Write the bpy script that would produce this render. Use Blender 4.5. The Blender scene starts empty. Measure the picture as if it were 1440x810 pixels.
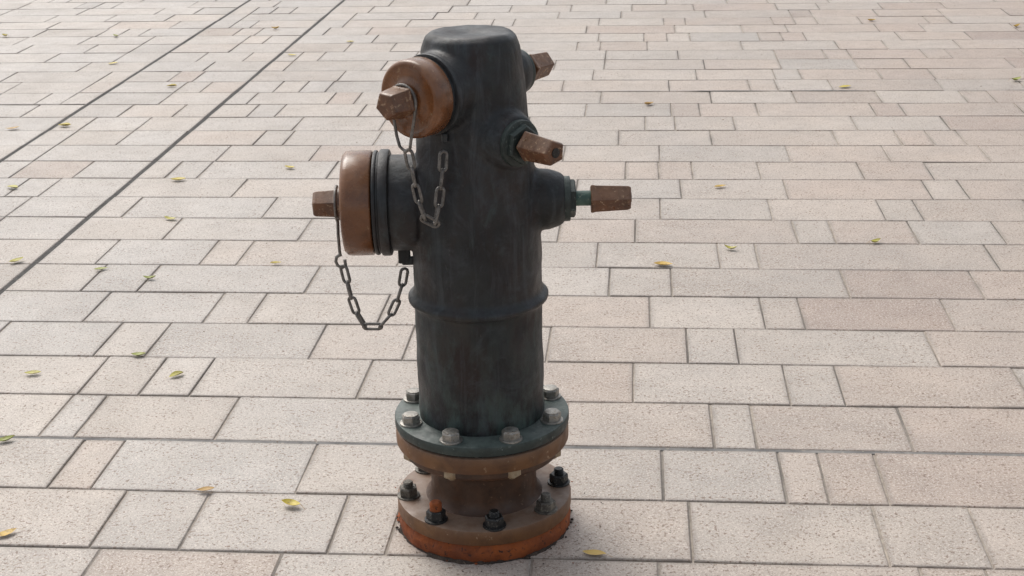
import bpy, bmesh, math, random
from mathutils import Matrix, Vector, noise
rad=math.radians
random.seed(7)
scene=bpy.context.scene
scene.view_settings.view_transform='Standard'
try: scene.view_settings.look='None'
except Exception: pass
scene.view_settings.exposure=0

# ------------------------------------------------------------- helpers
def link(o,parent=None):
    scene.collection.objects.link(o)
    if parent: o.parent=parent
    return o
def mesh_obj(name,bm,mat,parent=None,smooth=True,angle=35):
    me=bpy.data.meshes.new(name); bm.normal_update(); bm.to_mesh(me); bm.free()
    me.materials.append(mat)
    if smooth:
        for p in me.polygons: p.use_smooth=True
        me.set_sharp_from_angle(angle=rad(angle))
    return link(bpy.data.objects.new(name,me),parent)
def orient(o,d):
    d=Vector(d).normalized()
    return Matrix.Translation(Vector(o))@d.to_track_quat('Z','Y').to_matrix().to_4x4()
def lathe(bm,prof,mat=Matrix.Identity(4),seg=64,jit=0,phase=0):
    """closed lathe; prof = [(r,z)...] from bottom to top, ends capped"""
    rings=[]
    for r,z in prof:
        ring=[]
        for i in range(seg):
            a=phase+2*math.pi*i/seg
            rr=r
            if jit: rr=r+jit*(noise.noise(Vector((math.cos(a)*4,math.sin(a)*4,z*30)))+.5*noise.noise(Vector((math.cos(a)*17,math.sin(a)*17,z*60))))
            ring.append(bm.verts.new(mat@Vector((rr*math.cos(a),rr*math.sin(a),z))))
        rings.append(ring)
    for a,b in zip(rings,rings[1:]):
        for i in range(seg):
            j=(i+1)%seg
            bm.faces.new((a[i],a[j],b[j],b[i]))
    bm.faces.new(list(reversed(rings[0]))); bm.faces.new(rings[-1])
def rnd(prof_r,z0,z1,b):
    """disc profile with rounded edges"""
    r=prof_r
    return [(r-b,z0),(r-b*.3,z0+b*.3),(r,z0+b),(r,z1-b),(r-b*.3,z1-b*.3),(r-b,z1)]
def tube(bm,pts,r,seg=8,closed=False):
    n=len(pts); rings=[]
    pts=[Vector(p) for p in pts]
    prevn=None
    for i,p in enumerate(pts):
        if closed: t=(pts[(i+1)%n]-pts[i-1]).normalized()
        else: t=(pts[min(i+1,n-1)]-pts[max(i-1,0)]).normalized()
        if prevn is None:
            up=Vector((0,0,1)) if abs(t.z)<.9 else Vector((1,0,0))
            nn=t.cross(up).normalized()
        else:
            nn=(prevn-t*prevn.dot(t)).normalized()
        prevn=nn; bb=t.cross(nn)
        rings.append([bm.verts.new(p+nn*(r*math.cos(2*math.pi*k/seg))+bb*(r*math.sin(2*math.pi*k/seg))) for k in range(seg)])
    for i in range(n if closed else n-1):
        a=rings[i]; b=rings[(i+1)%n]
        for k in range(seg):
            l=(k+1)%seg
            bm.faces.new((a[k],a[l],b[l],b[k]))
    if not closed:
        bm.faces.new(list(reversed(rings[0]))); bm.faces.new(rings[-1])

# ------------------------------------------------------------- materials
def newmat(name):
    m=bpy.data.materials.new(name); m.use_nodes=True
    nt=m.node_tree; b=nt.nodes['Principled BSDF']
    return m,nt,b
def ramp(nt,fac,stops):
    r=nt.nodes.new('ShaderNodeValToRGB')
    el=r.color_ramp.elements
    while len(el)<len(stops): el.new(.5)
    for e,(p,c) in zip(el,stops):
        e.position=p; e.color=(c if len(c)==4 else (*c,1)) if not isinstance(c,(int,float)) else (c,c,c,1)
    nt.links.new(fac,r.inputs[0]); return r.outputs[0]
def mix(nt,fac,a,b,mode='MIX'):
    m=nt.nodes.new('ShaderNodeMix'); m.data_type='RGBA'; m.blend_type=mode
    for s,v in ((0,fac),(6,a),(7,b)):
        if isinstance(v,(int,float)): m.inputs[s].default_value=v
        elif isinstance(v,tuple): m.inputs[s].default_value=(*v,1) if len(v)==3 else v
        else: nt.links.new(v,m.inputs[s])
    return m.outputs[2]
def coords(nt,scale=(1,1,1)):
    tc=nt.nodes.new('ShaderNodeTexCoord'); mp=nt.nodes.new('ShaderNodeMapping'); mp.inputs['Scale'].default_value=scale
    nt.links.new(tc.outputs['Object'],mp.inputs[0]); return mp.outputs[0]
def noi(nt,co,s,d=4,r=.55,dist=0):
    n=nt.nodes.new('ShaderNodeTexNoise'); n.inputs['Scale'].default_value=s; n.inputs['Detail'].default_value=d
    n.inputs['Roughness'].default_value=r; n.inputs['Distortion'].default_value=dist
    nt.links.new(co,n.inputs['Vector']); return n.outputs[0]
def math_(nt,op,a,b):
    n=nt.nodes.new('ShaderNodeMath'); n.operation=op
    for i,v in enumerate((a,b)):
        if isinstance(v,(int,float)): n.inputs[i].default_value=v
        else: nt.links.new(v,n.inputs[i])
    return n.outputs[0]
def bump(nt,b,h,strength,dist):
    n=nt.nodes.new('ShaderNodeBump'); n.inputs['Strength'].default_value=strength; n.inputs['Distance'].default_value=dist
    nt.links.new(h,n.inputs['Height']); nt.links.new(n.outputs[0],b.inputs['Normal'])

def paint(name,base,dark,worn,wornamt=.62,rough=.42,scale=14,dust=None,dustamt=.5,bs=.25,metal=0,spec=.5,edge=None):
    m,nt,b=newmat(name); co=coords(nt)
    n1=noi(nt,co,scale,5,.6)
    c=mix(nt,ramp(nt,n1,[(.35,0.),(.65,1.)]),dark,base)
    n2=noi(nt,co,scale*5,6,.7)
    c=mix(nt,ramp(nt,n2,[(wornamt,0.),(wornamt+.05,1.)]),c,worn)
    c=mix(nt,ramp(nt,noi(nt,co,scale*1.7,6,.7,.6),[(.50,0.),(.68,.6)]),c,tuple(x*.5 for x in dark))
    if edge:
        geo=nt.nodes.new('ShaderNodeNewGeometry')
        f=math_(nt,'MULTIPLY',ramp(nt,geo.outputs['Pointiness'],[(.52,0.),(.58,1.)]),ramp(nt,noi(nt,co,scale*3,5,.7),[(.4,.1),(.6,1.)]))
        c=mix(nt,f,c,edge)
    if dust:
        geo=nt.nodes.new('ShaderNodeNewGeometry'); sx=nt.nodes.new('ShaderNodeSeparateXYZ'); nt.links.new(geo.outputs['Normal'],sx.inputs[0])
        f=math_(nt,'MULTIPLY',math_(nt,'MAXIMUM',sx.outputs[2],0.),dustamt)
        f=math_(nt,'MULTIPLY',f,ramp(nt,noi(nt,co,scale*2,5,.7),[(.3,.3),(.62,1.)]))
        c=mix(nt,f,c,dust)
    nt.links.new(c,b.inputs['Base Color'])
    nt.links.new(ramp(nt,noi(nt,co,scale*3,4),[(.3,max(.05,rough-.1)),(.7,min(1,rough+.18))]),b.inputs['Roughness'])
    b.inputs['Metallic'].default_value=metal
    b.inputs['Specular IOR Level'].default_value=spec
    bump(nt,b,noi(nt,co,scale*6,6,.65),bs,.002)
    return m
def body_mat():
    m,nt,b=newmat('weathered_bronze_patina'); co=coords(nt)
    c=mix(nt,ramp(nt,noi(nt,co,7,5,.65,.5),[(.38,0.),(.62,1.)]),(.009,.0085,.009),(.023,.0235,.026))
    c=mix(nt,ramp(nt,noi(nt,coords(nt,(10,10,5)),1,5,.6,.6),[(.48,0.),(.62,.8)]),c,(.024,.013,.011))
    # run-off streaks and cloudy oxidation, slate grey
    c=mix(nt,ramp(nt,noi(nt,coords(nt,(34,34,4)),1,6,.7,.7),[(.52,0.),(.74,.8)]),c,(.062,.068,.077))
    c=mix(nt,ramp(nt,noi(nt,co,11,7,.75,1.2),[(.52,0.),(.68,.65)]),c,(.050,.055,.063))
    c=mix(nt,ramp(nt,noi(nt,coords(nt,(16,16,7)),1,7,.75,1.5),[(.56,0.),(.70,.6)]),c,(.048,.072,.070))
    sx=nt.nodes.new('ShaderNodeSeparateXYZ'); nt.links.new(co,sx.inputs[0])
    low=ramp(nt,sx.outputs[2],[(.23,1.),(.33,.3),(.5,.1)])
    v=math_(nt,'MULTIPLY',low,ramp(nt,noi(nt,coords(nt,(24,24,9)),1,6,.75),[(.42,0.),(.58,1.)]))
    c=mix(nt,v,c,(.055,.085,.077))
    geo=nt.nodes.new('ShaderNodeNewGeometry'); s2=nt.nodes.new('ShaderNodeSeparateXYZ'); nt.links.new(geo.outputs['Normal'],s2.inputs[0])
    up=math_(nt,'MULTIPLY',math_(nt,'MAXIMUM',s2.outputs[2],0.),.45)
    c=mix(nt,math_(nt,'MULTIPLY',up,ramp(nt,noi(nt,co,18,5,.7),[(.3,.1),(.6,1.)])),c,(.060,.066,.068))
    c=mix(nt,ramp(nt,noi(nt,coords(nt,(55,55,22)),1,6,.8,1.2),[(.62,0.),(.72,.5)]),c,(.11,.11,.108))
    nt.links.new(c,b.inputs['Base Color'])
    nt.links.new(ramp(nt,noi(nt,co,16,5,.6),[(.3,.34),(.7,.66)]),b.inputs['Roughness'])
    b.inputs['Specular IOR Level'].default_value=.38
    bump(nt,b,noi(nt,co,42,8,.7),.6,.003)
    return m
M_body=body_mat()
M_green=paint('dark_green_patina',(.034,.050,.045),(.014,.020,.018),(.14,.17,.15),.61,.5,18,dust=(.115,.145,.13),dustamt=.75)
M_lgreen=paint('verdigris_bronze',(.08,.15,.12),(.03,.06,.05),(.2,.25,.2),.6,.5,30)
M_cap=paint('brown_enamel',(.215,.085,.031),(.13,.050,.020),(.36,.23,.13),.63,.22,16,bs=.2,dust=(.34,.23,.15),dustamt=.4,spec=.55)
M_nut=paint('worn_brown_nut',(.175,.072,.031),(.09,.040,.022),(.38,.25,.15),.57,.34,28,dust=(.34,.24,.165),dustamt=.5,spec=.5)
M_flangeb=paint('brown_flange_paint',(.18,.080,.027),(.11,.046,.018),(.33,.22,.13),.63,.5,14,dust=(.225,.165,.125),dustamt=.95)
M_neck=paint('dark_brown_pipe',(.095,.042,.019),(.05,.024,.013),(.2,.12,.07),.62,.5,18)
M_rust=paint('orange_rust',(.33,.085,.018),(.17,.042,.012),(.04,.018,.012),.58,.8,16,bs=.8)
M_zinc=paint('zinc_bolt',(.40,.385,.35),(.24,.225,.2),(.16,.115,.07),.58,.4,60,metal=.6)
M_cream=paint('painted_bolt_end',(.42,.34,.23),(.27,.18,.10),(.12,.07,.03),.6,.6,50)
M_dbolt=paint('blackened_bolt',(.03,.03,.03),(.015,.015,.015),(.17,.16,.14),.58,.4,60,metal=.3)
M_gbolt=paint('grey_bolt',(.17,.155,.13),(.07,.062,.052),(.3,.28,.24),.58,.5,60,metal=.4)
M_chain=paint('chain_steel',(.24,.225,.21),(.12,.11,.10),(.34,.31,.28),.6,.42,80,metal=.5)
M_dirt=paint('dark_dirt',(.075,.055,.042),(.028,.021,.017),(.16,.12,.09),.6,.95,40,bs=1)

# ------------------------------------------------------------- pavement
def paver_mat():
    m,nt,b=newmat('sandblasted_pavers'); co=coords(nt)
    at=nt.nodes.new('ShaderNodeAttribute'); at.attribute_name='tint'
    sp=nt.nodes.new('ShaderNodeSeparateColor'); nt.links.new(at.outputs['Color'],sp.inputs[0])
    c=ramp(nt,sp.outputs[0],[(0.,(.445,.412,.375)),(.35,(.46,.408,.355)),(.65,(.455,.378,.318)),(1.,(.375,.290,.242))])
    c=mix(nt,1.,c,ramp(nt,sp.outputs[1],[(0.,.82),(.3,.94),(.6,1.),(1.,1.06)]),'MULTIPLY')
    c=mix(nt,1.,c,ramp(nt,noi(nt,co,1.1,4,.6),[(.3,(.86,.86,.87)),(.7,(1.08,1.06,1.04))]),'MULTIPLY')
    c=mix(nt,1.,c,ramp(nt,noi(nt,co,9,5,.7),[(.3,.87),(.7,1.07)]),'MULTIPLY')
    c=mix(nt,ramp(nt,noi(nt,co,2.6,5,.65,.8),[(.60,0.),(.74,.35)]),c,(.25,.212,.18))
    # light aggregate
    c=mix(nt,ramp(nt,noi(nt,co,240,2,.5),[(.54,0.),(.66,.7)]),c,(.65,.59,.52))
    # brown/grey aggregate flecks
    clus=ramp(nt,noi(nt,co,20,2),[(.35,.35),(.65,1.)])
    f1=ramp(nt,noi(nt,co,135,3,.6),[(.565,0.),(.62,1.)])
    c=mix(nt,math_(nt,'MULTIPLY',clus,f1),c,(.19,.125,.088))
    c=mix(nt,ramp(nt,noi(nt,co,330,2,.6),[(.60,0.),(.67,.85)]),c,(.12,.09,.07))
    # grime gathered along the arrises
    gr=nt.nodes.new('ShaderNodeMath'); gr.operation='SUBTRACT'; gr.inputs[0].default_value=1
    al=at.outputs['Alpha']; nt.links.new(al,gr.inputs[1])
    f=math_(nt,'MULTIPLY',gr.outputs[0],ramp(nt,noi(nt,co,7,5,.7),[(.38,.1),(.62,.8)]))
    c=mix(nt,f,c,(.20,.17,.145))
    nt.links.new(c,b.inputs['Base Color'])
    nt.links.new(ramp(nt,noi(nt,co,5,3),[(.3,.42),(.7,.62)]),b.inputs['Roughness'])
    b.inputs['Specular IOR Level'].default_value=.5
    bump(nt,b,noi(nt,co,200,4,.7),.5,.0025)
    return m
M_pav=paver_mat()
def grout_mat():
    m,nt,b=newmat('sandy_grout'); co=coords(nt)
    c=ramp(nt,noi(nt,co,1.7,3),[(.38,(.17,.155,.138)),(.58,(.44,.385,.325))])
    c=mix(nt,1.,c,ramp(nt,noi(nt,co,60,4,.7),[(.3,.65),(.7,1.1)]),'MULTIPLY')
    nt.links.new(c,b.inputs['Base Color']); b.inputs['Roughness'].default_value=.95
    return m
M_grout=grout_mat()
M_seal=paint('dark_joint_sealant',(.075,.07,.065),(.04,.037,.034),(.18,.16,.14),.6,.9,30)
M_sealg=paint('grey_joint_sealant',(.24,.23,.215),(.14,.135,.13),(.36,.32,.27),.6,.9,12)

th=rad(5.1); UR=Vector((math.cos(th),-math.sin(th),0)); VR=Vector((math.sin(th),math.cos(th),0))
def W(u,v,z=0): return UR*u+VR*v+Vector((0,0,z))
pavement=bpy.data.objects.new('pavement',None); link(pavement)
S1,S2=-1.472,-2.054           # long expansion joints
V0,PH=-.137,.2295
known={0:[-.73,-.56,-.28,-.17,.39,.74,.92],1:[-.90,-.81,-.39,.05,.34,.58,.66],2:[-1.01,-.93,-.62,-.16,.08,.45,.54,.86],
3:[-.86,-.74,-.35,.03,.28,.63,.75,1.16],4:[-1.05,-.92,-.51,-.28,.07,.41,.53,1.0],5:[-1.16,-.84,-.72,-.38,-.03,.32,.61,.71,1.08],
6:[-1.25,-1.09,-.62,-.25,-.02,.21,.38,.85,1.2],7:[-1.29,-.98,-.87,-.4,-.28,.17,.52,.63,1.29],8:[-1.16,-.74,-.28,.05,.28,.76,.87,1.11,1.36]}
LEN=[.115,.23,.345,.345,.46,.46]
vs=[];fs=[];tint=[]
def paver(u0,u1,v0,v1,tn,gap=.0020):
    g=gap*random.uniform(.7,1.4)
    j=lambda:random.uniform(-.0009,.0009)
    a,bb,c,d=u0+g,u1-g,v0+g,v1-g
    if bb-a<.02: return
    cor=[(a+j(),c+j()),(bb+j(),c+j()),(bb+j(),d+j()),(a+j(),d+j())]
    dz=random.uniform(-.0008,.0008); tx=random.uniform(-.0014,.0014); ty=random.uniform(-.0014,.0014)
    base=len(vs); cu=(a+bb)/2; cv=(c+d)/2; bv=.0020
    def zz(u,v): return dz+tx*(u-cu)/.3+ty*(v-cv)/.2
    for k,(ins,drop) in enumerate(((bv+.010,0),(bv,0),(0,bv*.9),(0,.012))):
        for (u,v) in cor:
            uu=u+(ins if u<cu else -ins); vv=v+(ins if v<cv else -ins)
            vs.append(W(uu,vv,zz(uu,vv)-drop))
    al=[1,.25,0,0]
    fs.append((base,base+1,base+2,base+3)); tint.extend([(tn[0],tn[1],tn[2],1)]*4)
    for lv in range(3):
        k=lv*4
        for i in range(4):
            n=(i+1)%4
            fs.append((base+k+i,base+4+k+i,base+4+k+n,base+k+n))
            A0=(tn[0],tn[1],tn[2],al[lv]); A1=(tn[0],tn[1],tn[2],al[lv+1])
            tint.extend([A0,A1,A1,A0])
UMIN,UMAX=-11,13
for r in range(-16,88):
    v0=V0+PH*r; v1=v0+PH
    if r==2: v0+=.004
    if r==1: v1-=.004
    def fill(a,b):
        out=[]; x=a
        while x<b-.06:
            l=random.choice(LEN)
            if b-(x+l)<.1: l=b-x
            out.append(x); x+=l
        return out
    if r in known:
        js=sorted(known[r])
        left=fill(S1+.006,js[0]-.04) if js[0]-(S1)>.3 else [S1+.006]
        right=[];x=js[-1]+random.choice(LEN)
        while x<UMAX: right.append(x); x+=random.choice(LEN)
        main=sorted(left+js+right+[UMAX])
    else:
        st=S1+.006+random.choice([.1,.16,.22,.3,.4])
        main=[S1+.006,st]; x=st
        while x<UMAX:
            x+=random.choice(LEN); main.append(x)
    mid=[S2+.006]; x=S2+.006+random.choice([.12,.2,.3]); 
    while x<S1-.12: mid.append(x); x+=random.choice([.115,.23,.345])
    mid.append(S1-.006)
    lft=[S2-.006]; x=S2-.006-random.choice([.12,.2,.3])
    while x>UMIN: lft.append(x); x-=random.choice(LEN)
    lft=lft[::-1]
    for lst in (main,mid,lft):
        for a,b in zip(lst,lst[1:]):
            h=.42+.14*max(-2.5,min(2.5,a))+random.gauss(0,.14)  # cooler left to warmer right: paver tone plus warm light put into the colour
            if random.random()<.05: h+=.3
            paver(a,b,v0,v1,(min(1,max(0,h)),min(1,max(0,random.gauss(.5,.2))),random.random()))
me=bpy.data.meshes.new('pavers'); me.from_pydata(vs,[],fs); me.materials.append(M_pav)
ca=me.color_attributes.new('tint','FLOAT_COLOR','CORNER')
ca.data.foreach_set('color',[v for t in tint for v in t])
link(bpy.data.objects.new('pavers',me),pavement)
def strip(name,u0,u1,v0,v1,z,mat,parent=pavement):
    bm=bmesh.new()
    bm.faces.new([bm.verts.new(W(u,v,z)) for u,v in ((u0,v0),(u1,v0),(u1,v1),(u0,v1))])
    return mesh_obj(name,bm,mat,parent,smooth=False)
strip('grout_bed',-11,13,V0-16*PH,V0+88*PH,-.0032,M_grout)
strip('expansion_joint_a',S1-.0095,S1+.0095,V0-16*PH,V0+88*PH,-.0022,M_seal)
strip('expansion_joint_b',S2-.0085,S2+.0085,V0-16*PH,V0+88*PH,-.0022,M_seal)
strip('cross_joint',S1+.011,13,V0+2*PH-.0065,V0+2*PH+.0065,-.0014,M_sealg)
def ragged(name,ua,ub,row,w0,w1,mat,n=120):
    bm=bmesh.new(); prev=None
    for i in range(n):
        u=ua+(ub-ua)*i/(n-1); wd=w0+w1*abs(noise.noise(Vector((u*2.3,row,0))))*2
        cur=(bm.verts.new(W(u,V0+row*PH-wd,.0024)),bm.verts.new(W(u,V0+row*PH+wd*.8,.0024)))
        if prev: bm.faces.new((prev[0],cur[0],cur[1],prev[1]))
        prev=cur
    mesh_obj(name,bm,mat,pavement,smooth=False)
ragged('cross_joint_open',-6,S2-.012,16,.004,.009,M_seal)
ragged('cross_joint_far',.1,9,17,.0015,.006,M_sealg)
bm=bmesh.new(); q=[bm.verts.new(p) for p in ((-300,-300,-.016),(300,-300,-.016),(300,300,-.016),(-300,300,-.016))]; bm.faces.new(q)
mesh_obj('ground',bm,M_grout,smooth=False)

# ------------------------------------------------------------- leaves
def leaf_mat():
    m,nt,b=newmat('dry_leaves'); at=nt.nodes.new('ShaderNodeAttribute'); at.attribute_name='tint'
    co=coords(nt)
    c=mix(nt,ramp(nt,noi(nt,co,110,3),[(.54,0.),(.66,.6)]),at.outputs['Color'],(.24,.14,.04))
    nt.links.new(c,b.inputs['Base Color']); b.inputs['Roughness'].default_value=.5
    return m
LP=[(-184,459),(-99,470),(-172,331),(-192,328),(-144,403),(-109,246),(-72,259),(-165,241),(-139,161),(-102,200),(-96,143),(-62,154),(-74,73),(-109,76),(-86,86),(-56,14),(-38,7),(-91,-2),(-104,39),(49,145),(113,161),(76,223),(199,530),(20,-14),(64,346),(-118,545),(-60,650),(-85,690),(70,158),(150,371),(-112,152)]
for i in range(30): LP.append((random.uniform(-500,500),random.uniform(500,1300)))
for i in range(26): LP.append((random.uniform(-620,-180),random.uniform(-100,700)))
for i in range(14): LP.append((random.uniform(180,700),random.uniform(-100,500)))
vs=[];fs=[];cols=[]
pal=[(.55,.44,.06),(.46,.42,.08),(.58,.38,.07),(.32,.35,.08),(.46,.28,.08)]
for k,(x,y) in enumerate(LP):
    big=1.25 if k in (8,19) else 1
    l=random.uniform(.032,.045)*big*(1.3 if y>180 else 1); w=l*random.uniform(.42,.58); a=random.uniform(-.9,.9)+(math.pi if random.random()<.5 else 0); curl=random.uniform(.1,.6)
    col=random.choice(pal); b0=len(vs); n=8
    tw=random.uniform(-.5,.7)
    for i in range(n+1):
        t=i/n; hw=w/2*math.sin(math.pi*min(1,t*.97+.015))**.8
        zc=.003+curl*l*.5*(2*t-1)**2
        for s in (-1,0,1):
            px=(t-.5)*l; py=s*hw; pz=zc+abs(s)*hw*(.45+tw*t)
            vs.append((x/100+px*math.cos(a)-py*math.sin(a),y/100+px*math.sin(a)+py*math.cos(a),max(.002,pz)))
    for i in range(n):
        for s in (0,1):
            q=b0+i*3+s; fs.append((q,q+1,q+4,q+3)); cols+=[(*col,1)]*4
    b1=len(vs); ca_,sa=math.cos(a),math.sin(a)
    for (px,py,pz) in ((-.5*l,-.0006,.003+curl*l*.5),(-.5*l,.0006,.003+curl*l*.5),(-.8*l,.0006+.1*l,.003),(-.8*l,-.0006+.1*l,.003)):
        vs.append((x/100+px*ca_-py*sa,y/100+px*sa+py*ca_,pz))
    fs.append((b1,b1+1,b1+2,b1+3)); cols+=[(.35,.22,.08,1)]*4
for k in range(160):
    x,y=random.uniform(-3,4),random.uniform(-.6,7); s=random.uniform(.0015,.0045); a=random.uniform(0,3.14); b0=len(vs)
    for (px,py,pz) in ((-s,-s*.4,.0015),(s,-s*.3,.0015),(s*.8,s*.4,.0025),(-s*.7,s*.5,.003)):
        vs.append((x+px*math.cos(a)-py*math.sin(a),y+px*math.sin(a)+py*math.cos(a),pz))
    fs.append((b0,b0+1,b0+2,b0+3)); cols+=[(.13,.09,.05,1)]*4
me=bpy.data.meshes.new('fallen_leaves'); me.from_pydata(vs,[],fs); me.materials.append(leaf_mat())
ca=me.color_attributes.new('tint','FLOAT_COLOR','CORNER'); ca.data.foreach_set('color',[v for c in cols for v in c])
for p in me.polygons: p.use_smooth=True
link(bpy.data.objects.new('fallen_leaves',me))

# ------------------------------------------------------------- hydrant
H=bpy.data.objects.new('fire_hydrant',None); link(H)
A=Vector((-.643,-.766,0)).normalized()       # upper outlet direction
Bd=Vector((.643,-.766,0)).normalized()       # middle operating stem direction
ZU,ZM,ZL=.846,.762,.636
bm=bmesh.new()
lathe(bm,[(.1165,.226),(.1165,.25),(.115,.262),(.115,.444),(.117,.450),(.1255,.4545),(.1275,.460),(.1255,.4655),(.117,.470),(.115,.476),
 (.115,.60),(.113,.64),(.107,.69),(.101,.73),(.097,.78),(.092,.84),(.088,.88),(.085,.908),(.079,.927),(.068,.9355),(.045,.9335),(.02,.929)],seg=96)
lathe(bm,[(.078,0),(.078,.150)],orient((0,0,ZL),(-1,0,0)))
lathe(bm,[(.085,0.10),(.0855,.151)],orient((0,0,ZL),(-1,0,0)))
lathe(bm,[(.062,0),(.054,.128),(.046,.150),(.040,.157)],orient((0,0,ZL),(1,0,0)),48)
lathe(bm,[(.078,0),(.066,.105)],orient((0,0,ZU),A),48)
lathe(bm,[(.060,0),(.050,.095),(.042,.118)],orient((0,0,ZU),-A),48)
lathe(bm,[(.072,0),(.056,.085),(.046,.115),(.042,.120)],orient((0,0,ZM),Bd),48)
lathe(bm,[(.070,0),(.056,.10)],orient((0,0,ZM),-Bd),48)
body=mesh_obj('barrel',bm,M_body,H)
md=body.modifiers.new('r','REMESH'); md.mode='VOXEL'; md.voxel_size=.0030; md.use_smooth_shade=True
md=body.modifiers.new('s','SMOOTH'); md.factor=.5; md.iterations=11
tx=bpy.data.textures.new('casting_waves','CLOUDS'); tx.noise_scale=.08; tx.noise_depth=2
md=body.modifiers.new('d','DISPLACE'); md.texture=tx; md.strength=.0065; md.mid_level=.5; md.texture_coords='LOCAL'
bm=bmesh.new()
O=orient((0,0,ZL),(-1,0,0))
lathe(bm,rnd(.094,.1485,.166,.003),O,96)
lathe(bm,rnd(.089,.165,.171,.001),O,96)
lathe(bm,rnd(.0925,.170,.1765,.002),O,96)
O=orient((0,0,ZU),A)
lathe(bm,rnd(.068,.100,.111,.002),O,72)
lathe(bm,rnd(.061,.110,.119,.001),O,72)
mesh_obj('outlet_flanges',bm,M_body,H)
bm=bmesh.new()
def tab(c,sx,sy,sz):
    r=bmesh.ops.create_cube(bm,size=1)
    bmesh.ops.transform(bm,matrix=Matrix.Translation(c)@Matrix.Diagonal((sx,sy,sz,1)),verts=r['verts'])
tab((-.130,0,.540),.022,.010,.036)
tab((-.120,0,.527),.030,.009,.016)
tab((-.046,-.090,.775),.010,.022,.016)
o=mesh_obj('chain_lugs',bm,M_body,H,smooth=False)
mdb=o.modifiers.new('b','BEVEL'); mdb.width=.003; mdb.segments=2

def cap(name,zc,d,L0,L1,R):
    bm=bmesh.new(); O=orient((0,0,zc),d)
    k=R*.14
    lathe(bm,[(R*.97,L0),(R,L0+.003),(R,L1-k),(R*.985,L1-k*.45),(R*.94,L1-k*.12),(R*.86,L1),(R*.83,L1-.0015),(R*.55,L1-.0015),(R*.50,L1+.001),(R*.36,L1+.003),(.001,L1+.004)],O,96)
    return mesh_obj(name,bm,M_cap,H,angle=50)
cap('pumper_cap',ZL,(-1,0,0),.1785,.2315,.0925)
cap('hose_cap',ZU,A,.119,.160,.0655)
def nut(name,zc,d,L0,L1,r0,r1,n,ph=0,mat=M_nut,collar=None,hole=False):
    bm=bmesh.new(); O=orient((0,0,zc),d)
    lathe(bm,[(r0*.96,L0),(r0,L0+.003),(r0*.94,L0+.008),(r1,L1-.004),(r1*.88,L1)],O,n,phase=ph)
    o=mesh_obj(name,bm,mat,H,smooth=False)
    b=o.modifiers.new('b','BEVEL'); b.width=.0028; b.segments=3; b.limit_method='ANGLE'; b.angle_limit=rad(25)
    bm=bmesh.new()
    if collar: lathe(bm,rnd(collar[0],collar[1],collar[2],.002),O,48)
    if hole: lathe(bm,[(r1*.36,L1-.001),(r1*.36,L1+.0012),(r1*.30,L1+.0012)],O,24)
    if collar or hole: mesh_obj(name+'_collar',bm,M_nut if collar else M_dbolt,H)
    else: bm.free()
nut('pumper_cap_nut',ZL,(-1,0,0),.242,.286,.0270,.0235,5,.3,collar=(.030,.233,.242))
nut('hose_cap_nut',ZU,A,.171,.213,.0305,.0250,5,.9,collar=(.025,.160,.172))
def stem(tag,zc,d,Lf,L0,L1):
    O=orient((0,0,zc),d)
    bm=bmesh.new(); lathe(bm,rnd(.040,Lf-.004,Lf+.010,.002),O,48)
    mesh_obj(tag+'_bonnet_flange',bm,M_green,H)
    bm=bmesh.new(); lathe(bm,[(.034,Lf+.010),(.034,Lf+.017),(.030,Lf+.0195)],O,6,phase=.4)
    mesh_obj(tag+'_bonnet_nut',bm,M_green,H,smooth=False)
    bm=bmesh.new(); lathe(bm,[(.0135,Lf),(.0135,L0+.004)],O,32); mesh_obj(tag+'_stem',bm,M_lgreen,H)
    nut(tag+'_operating_nut',zc,d,L0,L1,.0272,.0230,5,.55,hole=True)
stem('pumper',ZL,(1,0,0),.157,.203,.274)
stem('middle_valve',ZM,Bd,.118,.143,.213)
stem('upper_valve',ZU,-A,.117,.150,.205)

def ringdisc(name,R,z0,z1,mat,b=.003,jit=0,seg=128):
    bm=bmesh.new(); lathe(bm,rnd(R,z0,z1,b),seg=seg,jit=jit); return mesh_obj(name,bm,mat,H)
ringdisc('upper_flange',.1615,.2125,.2315,M_green)
ringdisc('flange_gasket',.155,.2085,.2130,M_dbolt,.0005)
ringdisc('break_flange',.1605,.176,.2090,M_flangeb,.005)
bm=bmesh.new(); lathe(bm,[(.118,.060),(.108,.068),(.101,.076),(.099,.092),(.099,.130),(.103,.142),(.116,.152),(.145,.158),(.150,.164),(.150,.178)],seg=96)
mesh_obj('spool_neck',bm,M_neck,H)
ringdisc('lower_flange',.1640,.036,.0665,M_flangeb,.004,jit=.0008)
bm=bmesh.new(); lathe(bm,[(.158,-.002),(.1615,.004),(.1625,.014),(.164,.022),(.161,.030),(.158,.037)],seg=160,jit=.0025)
mesh_obj('rusted_base_ring',bm,M_rust,H)
bm=bmesh.new()
seg=220; inner=[];outer=[];mid=[]
for i in range(seg):
    a=2*math.pi*i/seg; n1=noise.noise(Vector((math.cos(a)*3,math.sin(a)*3,3.1))); n2=noise.noise(Vector((math.cos(a)*14,math.sin(a)*14,1.1)))
    ro=.1655+.006*n1+.003*n2
    inner.append(bm.verts.new((.155*math.cos(a),.155*math.sin(a),.006)))
    mid.append(bm.verts.new(((ro-.004)*math.cos(a),(ro-.004)*math.sin(a),.0035+.004*n2+.004*n1)))
    outer.append(bm.verts.new((ro*math.cos(a),ro*math.sin(a),-.003)))
for i in range(seg):
    j=(i+1)%seg
    bm.faces.new((inner[i],mid[i],mid[j],inner[j])); bm.faces.new((mid[i],outer[i],outer[j],mid[j]))
mesh_obj('base_dirt',bm,M_dirt,H,angle=60)
bm=bmesh.new(); bm2=bmesh.new()
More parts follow.
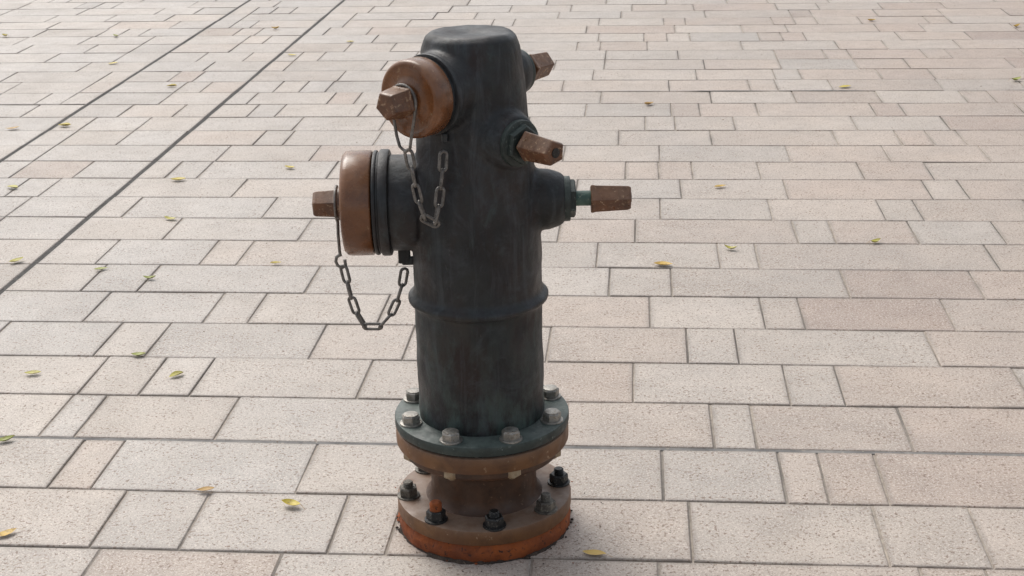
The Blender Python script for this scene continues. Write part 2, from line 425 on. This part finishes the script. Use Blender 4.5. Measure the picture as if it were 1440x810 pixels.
for k in range(90):
    a=random.uniform(0,6.283); r=random.uniform(.163,.170) if k<30 else random.uniform(.17,.24)
    s=random.uniform(.0012,.0038) if k<30 else random.uniform(.0006,.0018)
    q=bmesh.ops.create_icosphere(bm2 if k%3 else bm,subdivisions=1,radius=s)
    for v in q['verts']: v.co=Vector((v.co.x*random.uniform(.7,1.3),v.co.y*random.uniform(.7,1.3),v.co.z*.6))+Vector((r*math.cos(a),r*math.sin(a),s*.5+.001))
mesh_obj('rust_flakes',bm,M_rust,H,smooth=False)
mesh_obj('dirt_crumbs',bm2,M_dirt,H,smooth=False)

def bolt(name,x,y,z,up,r,h,mat,stud=0,washer=True,ph=0):
    O=Matrix.Translation((x,y,z))@(Matrix.Identity(4) if up else Matrix.Rotation(math.pi,4,'X'))@Matrix.Rotation(random.uniform(-.03,.03),4,'X')
    bm=bmesh.new(); w=0
    if washer:
        lathe(bm,rnd(r*1.2,-.001,.003,.0006),O,32); w=.003
    lathe(bm,[(r,w),(r,w+h*.85),(r*.86,w+h)],O,6,phase=ph)
    if not stud: lathe(bm,[(r*.80,w+h-.001),(r*.78,w+h+.0012),(r*.5,w+h+.002)],O,24)
    else:
        pr=[];zz=w+h-.002
        while zz<w+h+stud: pr+=[(r*.53,zz),(r*.47,zz+.0009)]; zz+=.0018
        pr.append((r*.42,zz)); lathe(bm,pr,O,20)
    return mesh_obj(name,bm,mat,H,angle=28)
for k in range(8):
    a=rad(-90+22.5+45*k)
    x,y=.139*math.cos(a),.139*math.sin(a)
    bolt('flange_bolt_%d'%k,x,y,.2315,True,.0172,.0145,M_zinc,ph=random.uniform(0,1))
    bolt('flange_nut_%d'%k,x,y,.176,False,.0172,.015,M_cream,stud=.004,washer=False,ph=random.uniform(0,1))
bmats=[M_dbolt,M_gbolt,M_dbolt,M_gbolt,M_gbolt,M_gbolt,M_gbolt,M_dbolt]
for k in range(8):
    a=rad(-90+8+45*k)
    x,y=.1435*math.cos(a),.1435*math.sin(a)
    bolt('anchor_nut_%d'%k,x,y,.0665,True,.0178,.017,bmats[k],stud=.010 if k%2==0 else .012,ph=random.uniform(0,1))
bm=bmesh.new(); a=rad(-90+8-45)
lathe(bm,[(.0112,.0855),(.0112,.100),(.009,.103)],Matrix.Translation((.1435*math.cos(a),.1435*math.sin(a),0)),20); mesh_obj('rusty_stud',bm,M_rust,H)

def resample(pts,step,dense=30):
    pts=[Vector(p) for p in pts]; P=[pts[0]]+pts+[pts[-1]]; out=[]
    for i in range(1,len(P)-2):
        for s in range(dense):
            t=s/dense; p0,p1,p2,p3=P[i-1],P[i],P[i+1],P[i+2]
            out.append(.5*((2*p1)+(-p0+p2)*t+(2*p0-5*p1+4*p2-p3)*t*t+(-p0+3*p1-3*p2+p3)*t*t*t))
    out.append(pts[-1])
    res=[out[0]];acc=0
    for a,b in zip(out,out[1:]):
        d=(b-a).length
        while acc+d>=step and d>0:
            t=(step-acc)/d; a=a+(b-a)*t; res.append(a.copy()); d=(b-a).length; acc=0
        acc+=d
    return res
def chain(name,pts,L=.039,Wd=.0185,wr=.0028,tilt=.5):
    step=L-2*wr*1.5
    rs=resample(pts,step); bm=bmesh.new()
    for i,(a,b) in enumerate(zip(rs,rs[1:])):
        c=(a+b)/2; t=(b-a).normalized(); ref=Vector((0,1,0))
        s=t.cross(ref).normalized()
        ang=tilt+(math.pi/2*.75 if i%2 else 0)+random.uniform(-.2,.2)
        s=Matrix.Rotation(ang,3,t)@s
        R=(Wd-2*wr)/2; hl=(L-2*wr)/2-R; loop=[]
        for k in range(9):
            an=-math.pi/2+math.pi*k/8; loop.append(c+t*(hl+R*math.cos(an))+s*(R*math.sin(an)))
        for k in range(9):
            an=math.pi/2+math.pi*k/8; loop.append(c+t*(-hl+R*math.cos(an))+s*(R*math.sin(an)))
        tube(bm,loop,wr,8,True)
    return mesh_obj(name,bm,M_chain,H,angle=60)
chain('pumper_cap_chain',[(-.240,-.004,.520),(-.2325,-.004,.480),(-.2255,-.004,.445),(-.213,-.003,.412),(-.196,-.002,.396),(-.175,0,.406),(-.155,0,.432),(-.141,0,.468),(-.133,0,.495),(-.129,0,.527)],tilt=.3)
bm=bmesh.new()
xw=-.2445
ring=[(xw,.031*math.cos(t),ZL+.031*math.sin(t)) for t in [2*math.pi*i/32 for i in range(32)]]
tube(bm,ring,.0024,8,True)
tube(bm,[(xw,-.004,ZL-.031),(xw-.0005,-.006,.58),(xw,-.006,.55),(xw+.001,-.005,.540)],.0028)
tube(bm,[(xw+.001,-.005,.543),(xw-.006,-.005,.538),(xw-.008,-.005,.530),(xw-.005,-.005,.522),(xw+.003,-.004,.517),(xw+.009,-.004,.522),(xw+.008,-.004,.533)],.003)
c0=Vector((0,0,ZU))+A*.1705; side=Vector((-A.y,A.x,0))
loop=[c0+side*(.0275*math.cos(t))+Vector((0,0,.0275*math.sin(t))) for t in [math.pi*(-.05+1.1*i/20) for i in range(21)]]
lo=[c0+side*s+Vector((0,0,z)) for s,z in ((-.024,-.03),(-.019,-.060),(-.013,-.078),(0,-.085),(.010,-.078),(.014,-.060),(.022,-.03))]
tube(bm,loop+lo,.0027,8,True)
mesh_obj('chain_rings',bm,M_chain,H,angle=60)
p0=c0+Vector((.004,0,-.083))
chain('hose_cap_chain',[p0,(-.100,-.128,.725),(-.093,-.127,.680),(-.083,-.125,.645),(-.074,-.123,.626),(-.064,-.120,.640),(-.057,-.116,.680),(-.050,-.110,.73),(-.047,-.103,.775)],tilt=.4)

# ------------------------------------------------------------- camera
cam=bpy.data.cameras.new('camera'); co=bpy.data.objects.new('camera',cam); link(co)
co.matrix_world=Matrix.Translation((.061,-2.506,1.38))@Matrix.Rotation(rad(90-19.95),4,'X')@Matrix.Rotation(-.022,4,'Z')
cam.lens=52; cam.sensor_width=36; cam.clip_end=1000
scene.camera=co

# ------------------------------------------------------------- light
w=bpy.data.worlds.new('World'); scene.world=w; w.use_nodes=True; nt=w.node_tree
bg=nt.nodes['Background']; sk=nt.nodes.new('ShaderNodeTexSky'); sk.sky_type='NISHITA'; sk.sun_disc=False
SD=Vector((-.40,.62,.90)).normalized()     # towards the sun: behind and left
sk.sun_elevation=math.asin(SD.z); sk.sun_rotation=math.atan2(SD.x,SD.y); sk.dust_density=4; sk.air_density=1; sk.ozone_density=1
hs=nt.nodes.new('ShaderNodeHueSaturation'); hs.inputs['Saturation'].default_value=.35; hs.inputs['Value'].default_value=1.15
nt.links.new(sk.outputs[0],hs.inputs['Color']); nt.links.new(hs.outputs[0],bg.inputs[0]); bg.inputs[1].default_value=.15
sl=bpy.data.lights.new('sun','SUN'); sl.energy=1.5; sl.angle=rad(35); sl.color=(1,.96,.9)
so=bpy.data.objects.new('sun',sl); link(so); so.rotation_euler=(-SD).to_track_quat('-Z','Y').to_euler()
